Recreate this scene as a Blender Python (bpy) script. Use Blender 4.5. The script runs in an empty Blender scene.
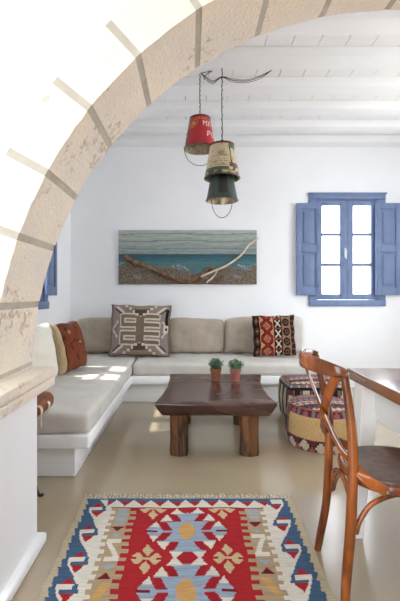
import bpy, bmesh, math, random
from mathutils import Vector, Matrix
random.seed(7)
S = bpy.context.scene
COL = S.collection
PI = math.pi
D2R = math.radians

# ------------------------------------------------------------------ helpers
class MB:
    """collects vertices, faces, a colour and a material slot per face"""
    def __init__(s):
        s.v = []; s.f = []; s.c = []; s.m = []
    def add(s, vs, fs, col=(1, 1, 1), mi=0):
        o = len(s.v)
        s.v += [tuple(p) for p in vs]
        for i, f in enumerate(fs):
            s.f.append(tuple(o + k for k in f))
            s.c.append(col[i] if isinstance(col, list) else col)
            s.m.append(mi[i] if isinstance(mi, list) else mi)
    def box(s, x0, x1, y0, y1, z0, z1, bev=0.0, seg=3, col=(1, 1, 1), mi=0, M=None):
        bm = bmesh.new()
        bmesh.ops.create_cube(bm, size=1)
        for v in bm.verts:
            v.co = Vector(((x0 + x1) / 2 + v.co.x * (x1 - x0), (y0 + y1) / 2 + v.co.y * (y1 - y0), (z0 + z1) / 2 + v.co.z * (z1 - z0)))
        if bev > 0:
            bmesh.ops.bevel(bm, geom=bm.edges[:], offset=bev, segments=seg, profile=0.5, affect='EDGES')
        s.bm(bm, col, mi, M)
    def bm(s, bm, col=(1, 1, 1), mi=0, M=None):
        bm.verts.index_update()
        vs = [(M @ v.co if M else v.co.copy()) for v in bm.verts]
        s.add(vs, [[v.index for v in f.verts] for f in bm.faces], col, mi)
        bm.free()
    def build(s, name, mats, parent=None, smooth=40, loc=None, usecol=False, kind=None):
        me = bpy.data.meshes.new(name)
        me.from_pydata(s.v, [], s.f)
        if not isinstance(mats, (list, tuple)): mats = [mats]
        for m in mats: me.materials.append(m)
        me.polygons.foreach_set('material_index', s.m)
        if usecol:
            a = me.color_attributes.new('Col', 'FLOAT_COLOR', 'CORNER')
            buf = []
            for p in me.polygons:
                c = s.c[p.index]
                buf += [c[0], c[1], c[2], 1.0] * p.loop_total
            a.data.foreach_set('color', buf)
        bm = bmesh.new(); bm.from_mesh(me)
        bmesh.ops.recalc_face_normals(bm, faces=bm.faces[:])
        bm.to_mesh(me); bm.free()
        if smooth:
            me.polygons.foreach_set('use_smooth', [True] * len(me.polygons))
            me.set_sharp_from_angle(angle=D2R(smooth))
        me.update()
        o = bpy.data.objects.new(name, me)
        COL.objects.link(o)
        if parent: o.parent = parent
        if loc: o.location = loc
        if kind: o['kind'] = kind
        return o

def tag(o, label, cat, group=None):
    o['label'] = label; o['category'] = cat
    if group: o['group'] = group
    return o

def thing(name, label, cat, loc=(0, 0, 0), rotz=0, group=None):
    o = bpy.data.objects.new(name, None); COL.objects.link(o)
    o.empty_display_size = 0.1
    o.location = loc; o.rotation_euler = (0, 0, rotz)
    return tag(o, label, cat, group)

def copy_tree(o, parent=None):
    c = o.copy(); COL.objects.link(c)
    if parent: c.parent = parent
    for ch in list(o.children): copy_tree(ch, c)
    return c

def spline(pts, n=8):
    P = [Vector(p) for p in pts]
    if len(P) < 3: return P
    out = []
    for i in range(len(P) - 1):
        p0 = P[i - 1] if i > 0 else 2 * P[0] - P[1]
        p1, p2 = P[i], P[i + 1]
        p3 = P[i + 2] if i + 2 < len(P) else 2 * P[-1] - P[-2]
        for k in range(n):
            t = k / n
            out.append(0.5 * ((2 * p1) + (p2 - p0) * t + (2 * p0 - 5 * p1 + 4 * p2 - p3) * t * t + (3 * p1 - p0 - 3 * p2 + p3) * t ** 3))
    out.append(P[-1])
    return out

def tube(mb, pts, r, r2=None, side=None, n=10, col=(1, 1, 1), mi=0, sm=8, jit=0, power=1.0):
    """sweep an ellipse; r may be a function of t; side = direction of axis r (fixed), r2 the other"""
    P = spline(pts, sm) if sm else [Vector(p) for p in pts]
    vs, fs = [], []
    N = len(P)
    prev = None
    for i, p in enumerate(P):
        t = i / (N - 1)
        T = (P[min(i + 1, N - 1)] - P[max(i - 1, 0)]).normalized()
        if side is not None:
            sd = side(t) if callable(side) else Vector(side)
            A = (sd - T * sd.dot(T)).normalized()
        else:
            if prev is None:
                ref = Vector((0, 0, 1)) if abs(T.z) < 0.9 else Vector((1, 0, 0))
                A = (ref - T * ref.dot(T)).normalized()
            else:
                A = (prev - T * prev.dot(T)).normalized()
            prev = A
        B = T.cross(A)
        ra = r(t) if callable(r) else r
        rb = ra if r2 is None else (r2(t) if callable(r2) else r2)
        for k in range(n):
            a = 2 * PI * k / n
            ca, sa = math.cos(a), math.sin(a)
            if power != 1.0:
                ca = math.copysign(abs(ca) ** power, ca); sa = math.copysign(abs(sa) ** power, sa)
            j = 1 + (random.uniform(-jit, jit) if jit else 0)
            vs.append(p + A * ra * ca * j + B * rb * sa * j)
    for i in range(N - 1):
        for k in range(n):
            fs.append((i * n + k, i * n + (k + 1) % n, (i + 1) * n + (k + 1) % n, (i + 1) * n + k))
    fs.append(tuple(range(n))[::-1]); fs.append(tuple((N - 1) * n + k for k in range(n)))
    mb.add(vs, fs, col, mi)

def lathe(mb, prof, n=32, colf=None, c=(0, 0, 0), mi=0, close=True):
    vs, fs, cl = [], [], []
    for (r, z) in prof:
        for k in range(n):
            a = 2 * PI * k / n
            vs.append((c[0] + r * math.cos(a), c[1] + r * math.sin(a), c[2] + z))
    for i in range(len(prof) - 1):
        for k in range(n):
            fs.append((i * n + k, i * n + (k + 1) % n, (i + 1) * n + (k + 1) % n, (i + 1) * n + k))
            cl.append(colf((k + .5) / n * 2 * PI, (i + .5) / (len(prof) - 1), i) if colf else (1, 1, 1))
    if close:
        fs.append(tuple(range(n))[::-1]); cl.append(cl[0])
        fs.append(tuple((len(prof) - 1) * n + k for k in range(n))); cl.append(cl[-1])
    mb.add(vs, fs, cl, mi)

def srgb(r, g, b):
    f = lambda c: (c / 255 / 12.92) if c / 255 <= 0.04045 else ((c / 255 + 0.055) / 1.055) ** 2.4
    return (f(r), f(g), f(b))

# ---------------------------------------------------------------- materials
def mat(name, c1, c2=None, rough=0.6, scale=6, detail=6, stretch=(1, 1, 1), bump=0.0, bscale=40, metal=0.0, spec=0.5,
        lo=0.35, hi=0.65, usecol=False, rvar=0.0, sheen=0.0, coat=0.0, distort=0.0, space='Object'):
    m = bpy.data.materials.new(name); m.use_nodes = True
    nt = m.node_tree; N = nt.nodes; L = nt.links
    b = N['Principled BSDF']
    b.inputs['Roughness'].default_value = rough
    b.inputs['Metallic'].default_value = metal
    b.inputs['Specular IOR Level'].default_value = spec
    if sheen: b.inputs['Sheen Weight'].default_value = sheen
    if coat: b.inputs['Coat Weight'].default_value = coat; b.inputs['Coat Roughness'].default_value = 0.12
    tc = N.new('ShaderNodeTexCoord'); mp = N.new('ShaderNodeMapping'); mp.inputs['Scale'].default_value = stretch
    L.new(tc.outputs[space], mp.inputs['Vector'])
    nz = N.new('ShaderNodeTexNoise'); nz.inputs['Scale'].default_value = scale; nz.inputs['Detail'].default_value = detail
    nz.inputs['Distortion'].default_value = distort
    L.new(mp.outputs['Vector'], nz.inputs['Vector'])
    rp = N.new('ShaderNodeValToRGB'); L.new(nz.outputs['Fac'], rp.inputs['Fac'])
    rp.color_ramp.elements[0].position = lo; rp.color_ramp.elements[1].position = hi
    c2 = c2 or c1
    rp.color_ramp.elements[0].color = (*c1, 1); rp.color_ramp.elements[1].color = (*c2, 1)
    out = rp.outputs['Color']
    if usecol:
        at = N.new('ShaderNodeAttribute'); at.attribute_name = 'Col'
        mx = N.new('ShaderNodeMix'); mx.data_type = 'RGBA'; mx.blend_type = 'MULTIPLY'; mx.inputs['Factor'].default_value = 1
        L.new(at.outputs['Color'], mx.inputs['A']); L.new(out, mx.inputs['B']); out = mx.outputs['Result']
    L.new(out, b.inputs['Base Color'])
    if rvar:
        mr = N.new('ShaderNodeMapRange'); L.new(nz.outputs['Fac'], mr.inputs['Value'])
        mr.inputs['From Min'].default_value = 0.3; mr.inputs['From Max'].default_value = 0.7
        mr.inputs['To Min'].default_value = rough - rvar; mr.inputs['To Max'].default_value = rough + rvar
        L.new(mr.outputs['Result'], b.inputs['Roughness'])
    if bump:
        n2 = N.new('ShaderNodeTexNoise'); n2.inputs['Scale'].default_value = bscale; n2.inputs['Detail'].default_value = 4
        L.new(mp.outputs['Vector'], n2.inputs['Vector'])
        bp = N.new('ShaderNodeBump'); bp.inputs['Strength'].default_value = bump; bp.inputs['Distance'].default_value = 0.01
        L.new(n2.outputs['Fac'], bp.inputs['Height']); L.new(bp.outputs['Normal'], b.inputs['Normal'])
    return m

def stone_mat(name, base, warm, dark, amount=0.5):
    """limestone: cream base, warm clouds, dark pits and veins"""
    m = mat(name, base, warm, rough=0.85, scale=5, bump=0.9, bscale=60, lo=0.35, hi=0.7, detail=9)
    nt = m.node_tree; N = nt.nodes; L = nt.links; b = N['Principled BSDF']
    src = b.inputs['Base Color'].links[0].from_socket
    tc = N.new('ShaderNodeTexCoord')
    nz = N.new('ShaderNodeTexNoise'); nz.inputs['Scale'].default_value = 34; nz.inputs['Detail'].default_value = 8; nz.inputs['Roughness'].default_value = 0.7
    L.new(tc.outputs['Object'], nz.inputs['Vector'])
    n3 = N.new('ShaderNodeTexNoise'); n3.inputs['Scale'].default_value = 4.2; n3.inputs['Detail'].default_value = 3
    L.new(tc.outputs['Object'], n3.inputs['Vector'])
    ml = N.new('ShaderNodeMath'); ml.operation = 'MULTIPLY'; L.new(nz.outputs['Fac'], ml.inputs[0]); L.new(n3.outputs['Fac'], ml.inputs[1])
    rp = N.new('ShaderNodeValToRGB'); L.new(ml.outputs[0], rp.inputs['Fac'])
    rp.color_ramp.elements[0].position = 0.31; rp.color_ramp.elements[0].color = (0, 0, 0, 1)
    rp.color_ramp.elements[1].position = 0.385; rp.color_ramp.elements[1].color = (amount, amount, amount, 1)
    mx = N.new('ShaderNodeMix'); mx.data_type = 'RGBA'
    L.new(rp.outputs['Color'], mx.inputs['Factor']); L.new(src, mx.inputs['A']); mx.inputs['B'].default_value = (*dark, 1)
    L.new(mx.outputs['Result'], b.inputs['Base Color'])
    return m

M = {}
M['plaster'] = mat('white plaster', (0.885, 0.895, 0.91), (0.91, 0.92, 0.935), rough=0.9, scale=2.5, bump=0.12, bscale=14, spec=0.2)
M['whitewood'] = mat('white painted timber', (0.86, 0.87, 0.88), (0.90, 0.905, 0.91), rough=0.6, scale=5, stretch=(0.2, 1, 1), bump=0.1, bscale=30)
M['darkgap'] = mat('dark gap backing', (0.25, 0.23, 0.21), rough=0.9)  # dark backing behind the slits between ceiling boards
M['concrete'] = mat('polished beige concrete', srgb(160, 143, 116), srgb(180, 164, 137), rough=0.22, scale=1.1, detail=3, rvar=0.04, spec=0.8, bump=0.02, bscale=3, lo=0.2, hi=0.8, coat=0.6)
M['rough'] = mat('grey low bounce wall', srgb(120, 112, 102), srgb(160, 150, 138), rough=0.95, scale=5, bump=0.4, bscale=12)  # dark grey chosen to cut light bounced off the unseen front walls
M['stone'] = stone_mat('cut limestone', srgb(230, 220, 208), srgb(242, 228, 206), srgb(160, 128, 108), 0.6)
M['mortar'] = mat('grey mortar', srgb(176, 167, 152), srgb(194, 185, 170), rough=0.95, scale=12)
M['blue'] = mat('blue painted wood', srgb(102, 120, 156), srgb(112, 131, 168), rough=0.5, scale=8, bump=0.06)
M['steel'] = mat('white enamel handle', (0.8, 0.8, 0.8), rough=0.25)
M['hinge'] = mat('dark iron', (0.03, 0.028, 0.026), rough=0.5, metal=0.8)
M['beige'] = mat('taupe linen', srgb(170, 158, 142), srgb(184, 172, 156), rough=0.9, scale=9, bump=0.2, bscale=260, sheen=0.2, spec=0.2)
M['pale'] = mat('pale grey linen', srgb(205, 200, 192), srgb(214, 210, 203), rough=0.9, scale=9, bump=0.2, bscale=260, sheen=0.2, spec=0.2)
M['cream'] = mat('cream linen', srgb(226, 222, 206), srgb(234, 230, 216), rough=0.9, scale=7, bump=0.2, bscale=200, spec=0.2)
M['seat'] = mat('grey beige canvas', srgb(204, 200, 192), srgb(214, 210, 203), rough=0.85, scale=7, bump=0.2, bscale=220, spec=0.25)
M['kilim'] = mat('woven wool', (0.80, 0.80, 0.80), (1, 1, 1), rough=0.95, scale=60, usecol=True, bump=0.4, bscale=220, sheen=0.1, spec=0.15)
M['rugwool'] = mat('flatwoven wool', (0.78, 0.78, 0.78), (1.0, 1.0, 1.0), rough=0.95, scale=18, stretch=(1, 12, 1), usecol=True, bump=0.4, bscale=90, spec=0.15)
M['fringe'] = mat('undyed fringe yarn', srgb(160, 148, 130), srgb(222, 212, 196), rough=0.95, scale=90)
M['tabletop'] = mat('dark walnut plank', srgb(62, 42, 36), srgb(90, 64, 55), rough=0.25, scale=2.2, stretch=(1, 3, 1), distort=1.2, bump=0.06, bscale=18, rvar=0.06, spec=0.5, lo=0.3, hi=0.7)
M['rawlog'] = mat('rough split log', srgb(34, 20, 12), srgb(122, 74, 36), rough=0.6, scale=7, stretch=(4, 4, 0.6), distort=0.8, bump=0.7, bscale=16, lo=0.38, hi=0.66)
M['chairwood'] = mat('honey bentwood', srgb(66, 30, 12), srgb(176, 96, 38), rough=0.2, scale=9, stretch=(1, 1, 0.3), distort=1.0, coat=0.5, lo=0.3, hi=0.7)
M['seatwood'] = mat('dark embossed seat', srgb(66, 36, 22), srgb(104, 62, 40), rough=0.32, scale=20, coat=0.3, bump=0.1)
M['dinetop'] = mat('brown varnished table top', srgb(120, 76, 46), srgb(158, 104, 62), rough=0.25, scale=3, stretch=(6, 0.5, 3), distort=0.8, coat=0.3, lo=0.3, hi=0.7)
M['whitelegs'] = mat('white painted table wood', (0.84, 0.83, 0.80), (0.87, 0.86, 0.83), rough=0.5, scale=4)
M['terra'] = mat('terracotta', srgb(134, 80, 56), srgb(154, 96, 68), rough=0.8, scale=18, bump=0.15)
M['terrapink'] = mat('pinkish terracotta', srgb(144, 84, 74), srgb(160, 100, 90), rough=0.8, scale=18, bump=0.15)
M['soil'] = mat('soil', (0.03, 0.02, 0.012), rough=1)
M['leaf'] = mat('small green leaves', srgb(52, 84, 56), srgb(118, 146, 110), rough=0.55, scale=30)
M['leaf2'] = mat('grey green leaves', srgb(64, 98, 66), srgb(146, 172, 136), rough=0.55, scale=30)
M['tin'] = mat('printed tin', (0.86, 0.86, 0.86), (1, 1, 1), rough=0.38, scale=14, usecol=True, spec=0.6)
M['brass'] = mat('bare tin inside', srgb(96, 82, 66), srgb(206, 190, 160), rough=0.4, metal=0.7, scale=12)
M['wire'] = mat('dark wire', (0.05, 0.045, 0.04), (0.10, 0.09, 0.08), rough=0.5, metal=0.6, scale=30)
M['paint'] = mat('painted boards', (0.72, 0.72, 0.72), (1.08, 1.08, 1.08), rough=0.7, scale=24, stretch=(0.5, 1, 2.5), detail=8, usecol=True, lo=0.25, hi=0.75)
M['drift'] = mat('brown driftwood', srgb(88, 60, 40), srgb(140, 104, 74), rough=0.85, scale=16, bump=0.4)
M['driftpale'] = mat('bleached driftwood', srgb(196, 178, 154), srgb(224, 210, 190), rough=0.85, scale=16, bump=0.3)
M['leather'] = mat('worn brown leather', srgb(104, 54, 30), srgb(152, 88, 54), rough=0.5, scale=12, bump=0.3)
M['jute'] = mat('jute webbing', srgb(186, 150, 98), srgb(214, 180, 126), rough=0.95, scale=120, usecol=True, bump=0.8, bscale=110)

def glass_mat():
    m = bpy.data.materials.new('window glass'); m.use_nodes = True
    nt = m.node_tree; N = nt.nodes; L = nt.links; N.clear()
    o = N.new('ShaderNodeOutputMaterial'); mx = N.new('ShaderNodeMixShader'); 
    t = N.new('ShaderNodeBsdfTransparent'); g = N.new('ShaderNodeBsdfGlossy'); g.inputs['Roughness'].default_value = 0.02
    mx.inputs[0].default_value = 0.05; L.new(t.outputs[0], mx.inputs[1]); L.new(g.outputs[0], mx.inputs[2]); L.new(mx.outputs[0], o.inputs[0])
    return m
M['glass'] = glass_mat()

# ---------------------------------------------------------------- setting
XL, XR, YB, YF, ZC = -1.48, 3.0, 4.95, 1.83, 3.05
WT = 0.26
Y0_ = 1.455
def struct(name, mb, m, **k): return mb.build(name, m, kind='structure', **k)

mb = MB(); mb.box(-3.2, 7.5, -1.6, YB + WT, -0.12, 0.0); struct('floor', mb, M['concrete'], smooth=0)

WCX, WCZ0, WCZ1, WHW = 1.938, 1.06, 2.33, 0.385      # window opening on the back wall
mb = MB()
mb.box(XL - WT, WCX - WHW, YB, YB + WT, 0, ZC); mb.box(WCX + WHW, XR + WT, YB, YB + WT, 0, ZC)
mb.box(WCX - WHW, WCX + WHW, YB, YB + WT, 0, WCZ0); mb.box(WCX - WHW, WCX + WHW, YB, YB + WT, WCZ1, ZC)
struct('wall_back', mb, M['plaster'], smooth=0)
WLY = 3.64
mb = MB()
mb.box(XL - WT, XL, YF, WLY - WHW, 0, ZC); mb.box(XL - WT, XL, WLY + WHW, YB, 0, ZC)
mb.box(XL - WT, XL, WLY - WHW, WLY + WHW, 0, WCZ0); mb.box(XL - WT, XL, WLY - WHW, WLY + WHW, WCZ1, ZC)
struct('wall_left', mb, M['plaster'], smooth=0)
# right wall with an unseen opening above a sill, added for sky light
mb = MB()
mb.box(XR, XR + WT, YF, 1.95, 0, ZC); mb.box(XR, XR + WT, 4.0, YB, 0, ZC); mb.box(XR, XR + WT, 1.95, 4.0, 2.75, ZC); mb.box(XR, XR + WT, 1.95, 4.0, 0, 0.75)
struct('wall_right', mb, M['plaster'], smooth=0)

mb = MB(); mb.box(-3.45, -3.2, -1.6, Y0_, 0, 3.25); mb.box(3.5, 3.75, -1.6, Y0_, 0, 3.25)  # unseen front-room walls and part roof, added to shape the light
mb.box(-3.45, 3.75, -0.75, Y0_, 3.25, 3.4); mb.box(-0.5, 3.75, -1.85, -1.6, 0, 3.25)
struct('wall_light_baffle', mb, M['rough'], smooth=0)

# ceiling boards and beams
mb = MB()
x = XL
while x < XR - 0.01:
    x1 = min(x + 0.205, XR)
    mb.box(x + 0.003, x1 - 0.003, YF, YB, ZC, ZC + 0.03)
    x = x1
mb.box(XL - WT, XR + WT, YF, YB + WT, ZC + 0.03, ZC + 0.2, mi=1)
struct('ceiling', mb, [M['whitewood'], M['darkgap']], smooth=0)
n = 3
for k in range(-2, 5):
    y0 = 3.065 + 0.4275 * k
    mb = MB(); mb.box(XL, XR, y0, y0 + 0.178, ZC - 0.082, ZC, bev=0.006, seg=2)
    struct('trim_%d' % n, mb, M['whitewood'], smooth=30); n += 1

# arch: plaster wall, ring of cut stone, impost moulding
AX, AZ, AR, AO = 0.93, 0.80, 1.65, 1.81
Y0, Y1 = 1.455, 1.83
mb = MB()
out = [(-3.2, 0), (-0.70, 0), (-0.70, 0.78), (AX - AO, 0.78)]
NA = 72
out += [(AX - AO * math.cos(PI * i / NA), AZ + AO * math.sin(PI * i / NA)) for i in range(NA + 1)]
out += [(AX + AO, 0.78), (2.56, 0.78), (2.56, 0), (3.5, 0), (3.5, ZC + 0.2), (-3.2, ZC + 0.2)]
bm = bmesh.new()
f = bm.faces.new([bm.verts.new((p[0], Y0, p[1])) for p in out])
r = bmesh.ops.extrude_face_region(bm, geom=[f])
for v in [g for g in r['geom'] if isinstance(g, bmesh.types.BMVert)]: v.co.y = Y1
bmesh.ops.triangulate(bm, faces=[q for q in bm.faces if len(q.verts) > 4])
mb.bm(bm); struct('wall_front', mb, M['plaster'], smooth=0)

joints = [180 - 1.0, 169.4, 160.2, 151.4, 141.6, 132.6, 122.9, 112.2, 101.5, 91, 80.5, 70, 59.5, 49, 38.5, 28, 17.5, 7, 1.0]
mb = MB()
def ringseg(a0, a1, ri, ro, y0, y1, mi, wob=0):
    nseg = max(1, int(abs(a0 - a1) / 1.2))
    vs, fs = [], []
    for i in range(nseg + 1):
        a = D2R(a0 + (a1 - a0) * i / nseg)
        w = random.uniform(-wob, wob) if 0 < i < nseg else wob * 0.6
        for (rr, yy) in ((ri + w, y0), (ri + w * 0.5, (y0 + y1) / 2), (ri + w, y1), (ro, y1), (ro, y0)):
            vs.append((AX + rr * math.cos(a), yy, AZ + rr * math.sin(a)))
    for i in range(nseg):
        for k in range(5):
            fs.append((i * 5 + k, i * 5 + (k + 1) % 5, (i + 1) * 5 + (k + 1) % 5, (i + 1) * 5 + k))
    fs.append((0, 1, 2, 3, 4)); fs.append(tuple(nseg * 5 + k for k in range(5)))
    mb.add(vs, fs, mi=mi)
hw = 0.5
ringseg(180, 179.2, AR, AO, Y0 - 0.004, Y1 + 0.004, 0)
for i in range(len(joints) - 1):
    ringseg(joints[i] - hw, joints[i + 1] + hw, AR, AO + 0.01, Y0 - 0.004, Y1 + 0.004, 0, 0.002)
for j in joints:
    ringseg(j + hw, j - hw, AR + 0.003, AO + 0.005, Y0 - 0.002, Y1 + 0.002, 1)
struct('trim_1', mb, [M['stone'], M['mortar']], smooth=30)

mb = MB()
for sg, xa, xb in ((-1, -3.2, -0.62), (1, 2.48, 3.5)):
    e = 0.012
    lo_, hi_ = (xa, xb - e) if sg < 0 else (xa + e, xb)
    mb.box(xa, xb, 1.30, 1.84, 0.780, 0.817, bev=0.006, seg=2)
    mb.box(lo_, hi_, 1.31, 1.835, 0.772, 0.782)
    mb.box(xa, xb, 1.302, 1.84, 0.735, 0.774, bev=0.004, seg=2)
struct('trim_2', mb, M['stone'], smooth=30)

mb = MB(); mb.box(-0.74, -0.665, 0.9, 1.865, 0.0, 0.045, bev=0.012, seg=3)
struct('baseboard_left', mb, M['plaster'], smooth=30)

# ---------------------------------------------------------------- windows
def make_window(name, shutters, loc, rotz):
    """local x across, y towards the outside, z up from the floor; the inside wall face is y = 0"""
    root = bpy.data.objects.new(name, None); COL.objects.link(root)
    root.location = loc; root.rotation_euler = (0, 0, rotz); root['kind'] = 'structure'
    B = M['blue']
    f = MB(); W = 0.472; zb, zt = 1.0, 2.39
    f.box(-W, W, -0.03, -0.001, zt - 0.07, zt, bev=0.006); f.box(-W - 0.0, W, -0.035, -0.001, zb, zb + 0.075, bev=0.006)
    f.box(-W, -0.385, -0.022, -0.001, zb + 0.075, zt - 0.07, bev=0.003); f.box(0.385, W, -0.022, -0.001, zb + 0.075, zt - 0.07, bev=0.003)
    f.box(-W - 0.012, W + 0.012, -0.04, -0.001, zt - 0.012, zt + 0.008, bev=0.004)
    f.box(-0.385, -0.368, -0.012, 0.06, WCZ0, WCZ1); f.box(0.368, 0.385, -0.012, 0.06, WCZ0, WCZ1)
    f.box(-0.385, 0.385, -0.012, 0.06, WCZ1 - 0.017, WCZ1); f.box(-0.385, 0.385, -0.012, 0.06, WCZ0, WCZ0 + 0.017)
    f.build('window_frame', B, root, 30)
    zz = [(1.15, 1.495), (1.53, 1.87), (1.905, 2.245)]
    for sx in (-1, 1):
        s = MB()
        xi, xo = 0.004, 0.366
        pa, pb = 0.079, 0.306
        X = lambda a, b: (min(sx * a, sx * b), max(sx * a, sx * b))
        s.box(*X(xi, pa), -0.006, 0.034, 1.08, 2.31, bev=0.004); s.box(*X(pb, xo), -0.006, 0.034, 1.08, 2.31, bev=0.004)
        s.box(*X(pa, pb), -0.006, 0.034, 1.08, 1.15, bev=0.004); s.box(*X(pa, pb), -0.006, 0.034, 2.245, 2.31, bev=0.004)
        so = s.build('window_sash', B, root, 30)
        q = MB()
        for za, zb2 in ((1.495, 1.53), (1.87, 1.905)): q.box(*X(pa, pb), 0.0, 0.03, za, zb2, bev=0.005)
        q.build('glazing_bar', B, so, 30)
        g = MB(); g.box(*X(pa - 0.004, pb + 0.004), 0.014, 0.018, 1.146, 2.249)
        g.build('pane', M['glass'], so, 0)
    # shutters folded flat back against the wall
    for sx in shutters:
        s = MB(); a, b = 0.338, 0.634
        X = lambda p, q: (min(sx * p, sx * q), max(sx * p, sx * q))
        s0, s1, st = 1.135, 2.262, 0.055
        s.box(*X(a, a + st), -0.062, -0.034, s0, s1, bev=0.003); s.box(*X(b - st, b), -0.062, -0.034, s0, s1, bev=0.003)
        for z0, z1 in ((s0, s0 + 0.09), (1.66, 1.745), (s1 - 0.07, s1)): s.box(*X(a + st, b - st), -0.062, -0.034, z0, z1, bev=0.003)
        so = s.build('shutter', B, root, 30)
        p = MB()
        for z0, z1 in ((s0 + 0.09, 1.66), (1.745, s1 - 0.07)):
            p.box(*X(a + st - 0.002, b - st + 0.002), -0.046, -0.036, z0 - 0.002, z1 + 0.002)
            p.box(*X(a + st + 0.03, b - st - 0.03), -0.058, -0.040, z0 + 0.03, z1 - 0.03, bev=0.010, seg=2)
        p.build('shutter_panel', B, so, 30)
        h = MB()
        for z in (1.27, 1.70, 2.13):
            h.box(*X(0.354, 0.366), -0.070, -0.006, z - 0.03, z + 0.03, bev=0.003)
        h.build('hinge', B, so, 30)
    h = MB(); h.box(-0.030, -0.012, -0.014, -0.005, 1.60, 1.72, bev=0.004)
    tube(h, [(-0.021, -0.012, 1.685), (-0.021, -0.045, 1.685), (-0.022, -0.05, 1.66), (-0.024, -0.05, 1.58)], 0.007, n=8)
    h.build('handle', M['steel'], root, 40)
    return root
w1 = make_window('window_1', (-1, 1), (WCX, YB, 0), 0)
w2 = make_window('window_2', (-1, 1), (XL, WLY, 0), PI / 2)

# ---------------------------------------------------------------- bench
t = thing('corner_bench', 'white masonry L-shaped corner bench with overhanging slab, under grey cushions', 'bench', (XL, YB, 0))
ox, oy = XL, YB
mb = MB()
def L_prism(mb, pts, z0, z1, bev):
    bm = bmesh.new(); f = bm.faces.new([bm.verts.new((p[0] - ox, p[1] - oy, z0)) for p in pts])
    r = bmesh.ops.extrude_face_region(bm, geom=[f])
    for v in [g for g in r['geom'] if isinstance(g, bmesh.types.BMVert)]: v.co.z = z1
    bmesh.ops.recalc_face_normals(bm, faces=bm.faces[:])
    bmesh.ops.bevel(bm, geom=bm.edges[:], offset=bev, segments=3, profile=0.5, affect='EDGES')
    mb.bm(bm)
e = 0.002
L_prism(mb, [(XL + e, 2.515), (-0.72, 2.515), (-0.72, 4.255), (1.28, 4.255), (1.28, YB - e), (XL + e, YB - e)], 0.0, 0.215, 0.008)
mb.build('base', M['plaster'], t, 30)
mb = MB()
L_prism(mb, [(XL + e, 2.42), (-0.61, 2.42), (-0.61, 4.15), (1.36, 4.15), (1.36, YB - e), (XL + e, YB - e)], 0.21, 0.295, 0.012)
mb.build('slab', M['plaster'], t, 30)

def soft_box(mb, x0, x1, y0, y1, z0, z1, r, puff=0.012, nx=20, ny=20, nz=6, wr=0.003, seed=1, taper=0.0):
    """soft upholstered block"""
    bm = bmesh.new()
    bmesh.ops.create_cube(bm, size=2)
    bmesh.ops.subdivide_edges(bm, edges=bm.edges[:], cuts=17, use_grid_fill=True)
    hx, hy, hz = (x1 - x0) / 2, (y1 - y0) / 2, (z1 - z0) / 2
    rnd = random.Random(seed)
    ph = [rnd.uniform(0, 6.28) for _ in range(8)]
    for v in bm.verts:
        u = v.co.copy()
        # distribute samples densely at the edges
        def d(c, h):
            s = math.sin(c * PI / 2) if abs(c) < 1 else c
            return s
        p = Vector((d(u.x, hx) * hx, d(u.y, hy) * hy, d(u.z, hz) * hz))
        q = Vector((max(-hx + r, min(hx - r, p.x)), max(-hy + r, min(hy - r, p.y)), max(-hz + r, min(hz - r, p.z))))
        dd = p - q
        if dd.length > 1e-9: p = q + dd.normalized() * r if dd.length > r * 0.999 or True and max(abs(dd.x), abs(dd.y), abs(dd.z)) >= r * 0.999 else p
        n = (p - q).normalized() if (p - q).length > 1e-9 else Vector((0, 0, 0))
        k = (1 - (p.x / hx) ** 2) * (1 - (p.y / hy) ** 2)
        k2 = (1 - (p.z / hz) ** 2)
        p.z += math.copysign(puff * max(0, k), p.z) if abs(p.z) > hz * 0.5 else 0
        p.y += math.copysign(puff * 0.5 * max(0, k2) * (1 - (p.x / hx) ** 2), p.y) if abs(u.y) > 0.98 else 0
        w = wr * (math.sin(p.x * 17 + ph[0]) * math.sin(p.y * 15 + ph[1]) + math.sin(p.x * 9 + p.y * 22 + ph[2]) * .7 + math.sin(p.z * 25 + p.x * 12 + ph[3]) * .5)
        p += n * w
        if taper: p.y *= 1 - taper * (p.z / hz + 1) / 2
        v.co = p + Vector(((x0 + x1) / 2, (y0 + y1) / 2, (z0 + z1) / 2))
    mb.bm(bm)

mb = MB(); soft_box(mb, -0.435, 0.435, -1.262, 1.262, 0, 0.135, 0.035, puff=0.006, seed=3)
o = mb.build('seat_cushion', M['seat'], smooth=70, loc=(-1.042, 3.683, 0.295))
tag(o, 'long grey-beige seat cushion on the left arm of the white bench, with sun patches', 'cushion', 'bench seat cushions')
mb = MB(); soft_box(mb, -0.975, 0.975, -0.395, 0.395, 0, 0.135, 0.035, puff=0.006, seed=5)
o = mb.build('seat_cushion', M['seat'], smooth=70, loc=(0.375, 4.55, 0.295))
tag(o, 'grey-beige seat cushion on the back arm of the bench, under the painting', 'cushion', 'bench seat cushions')

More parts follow.
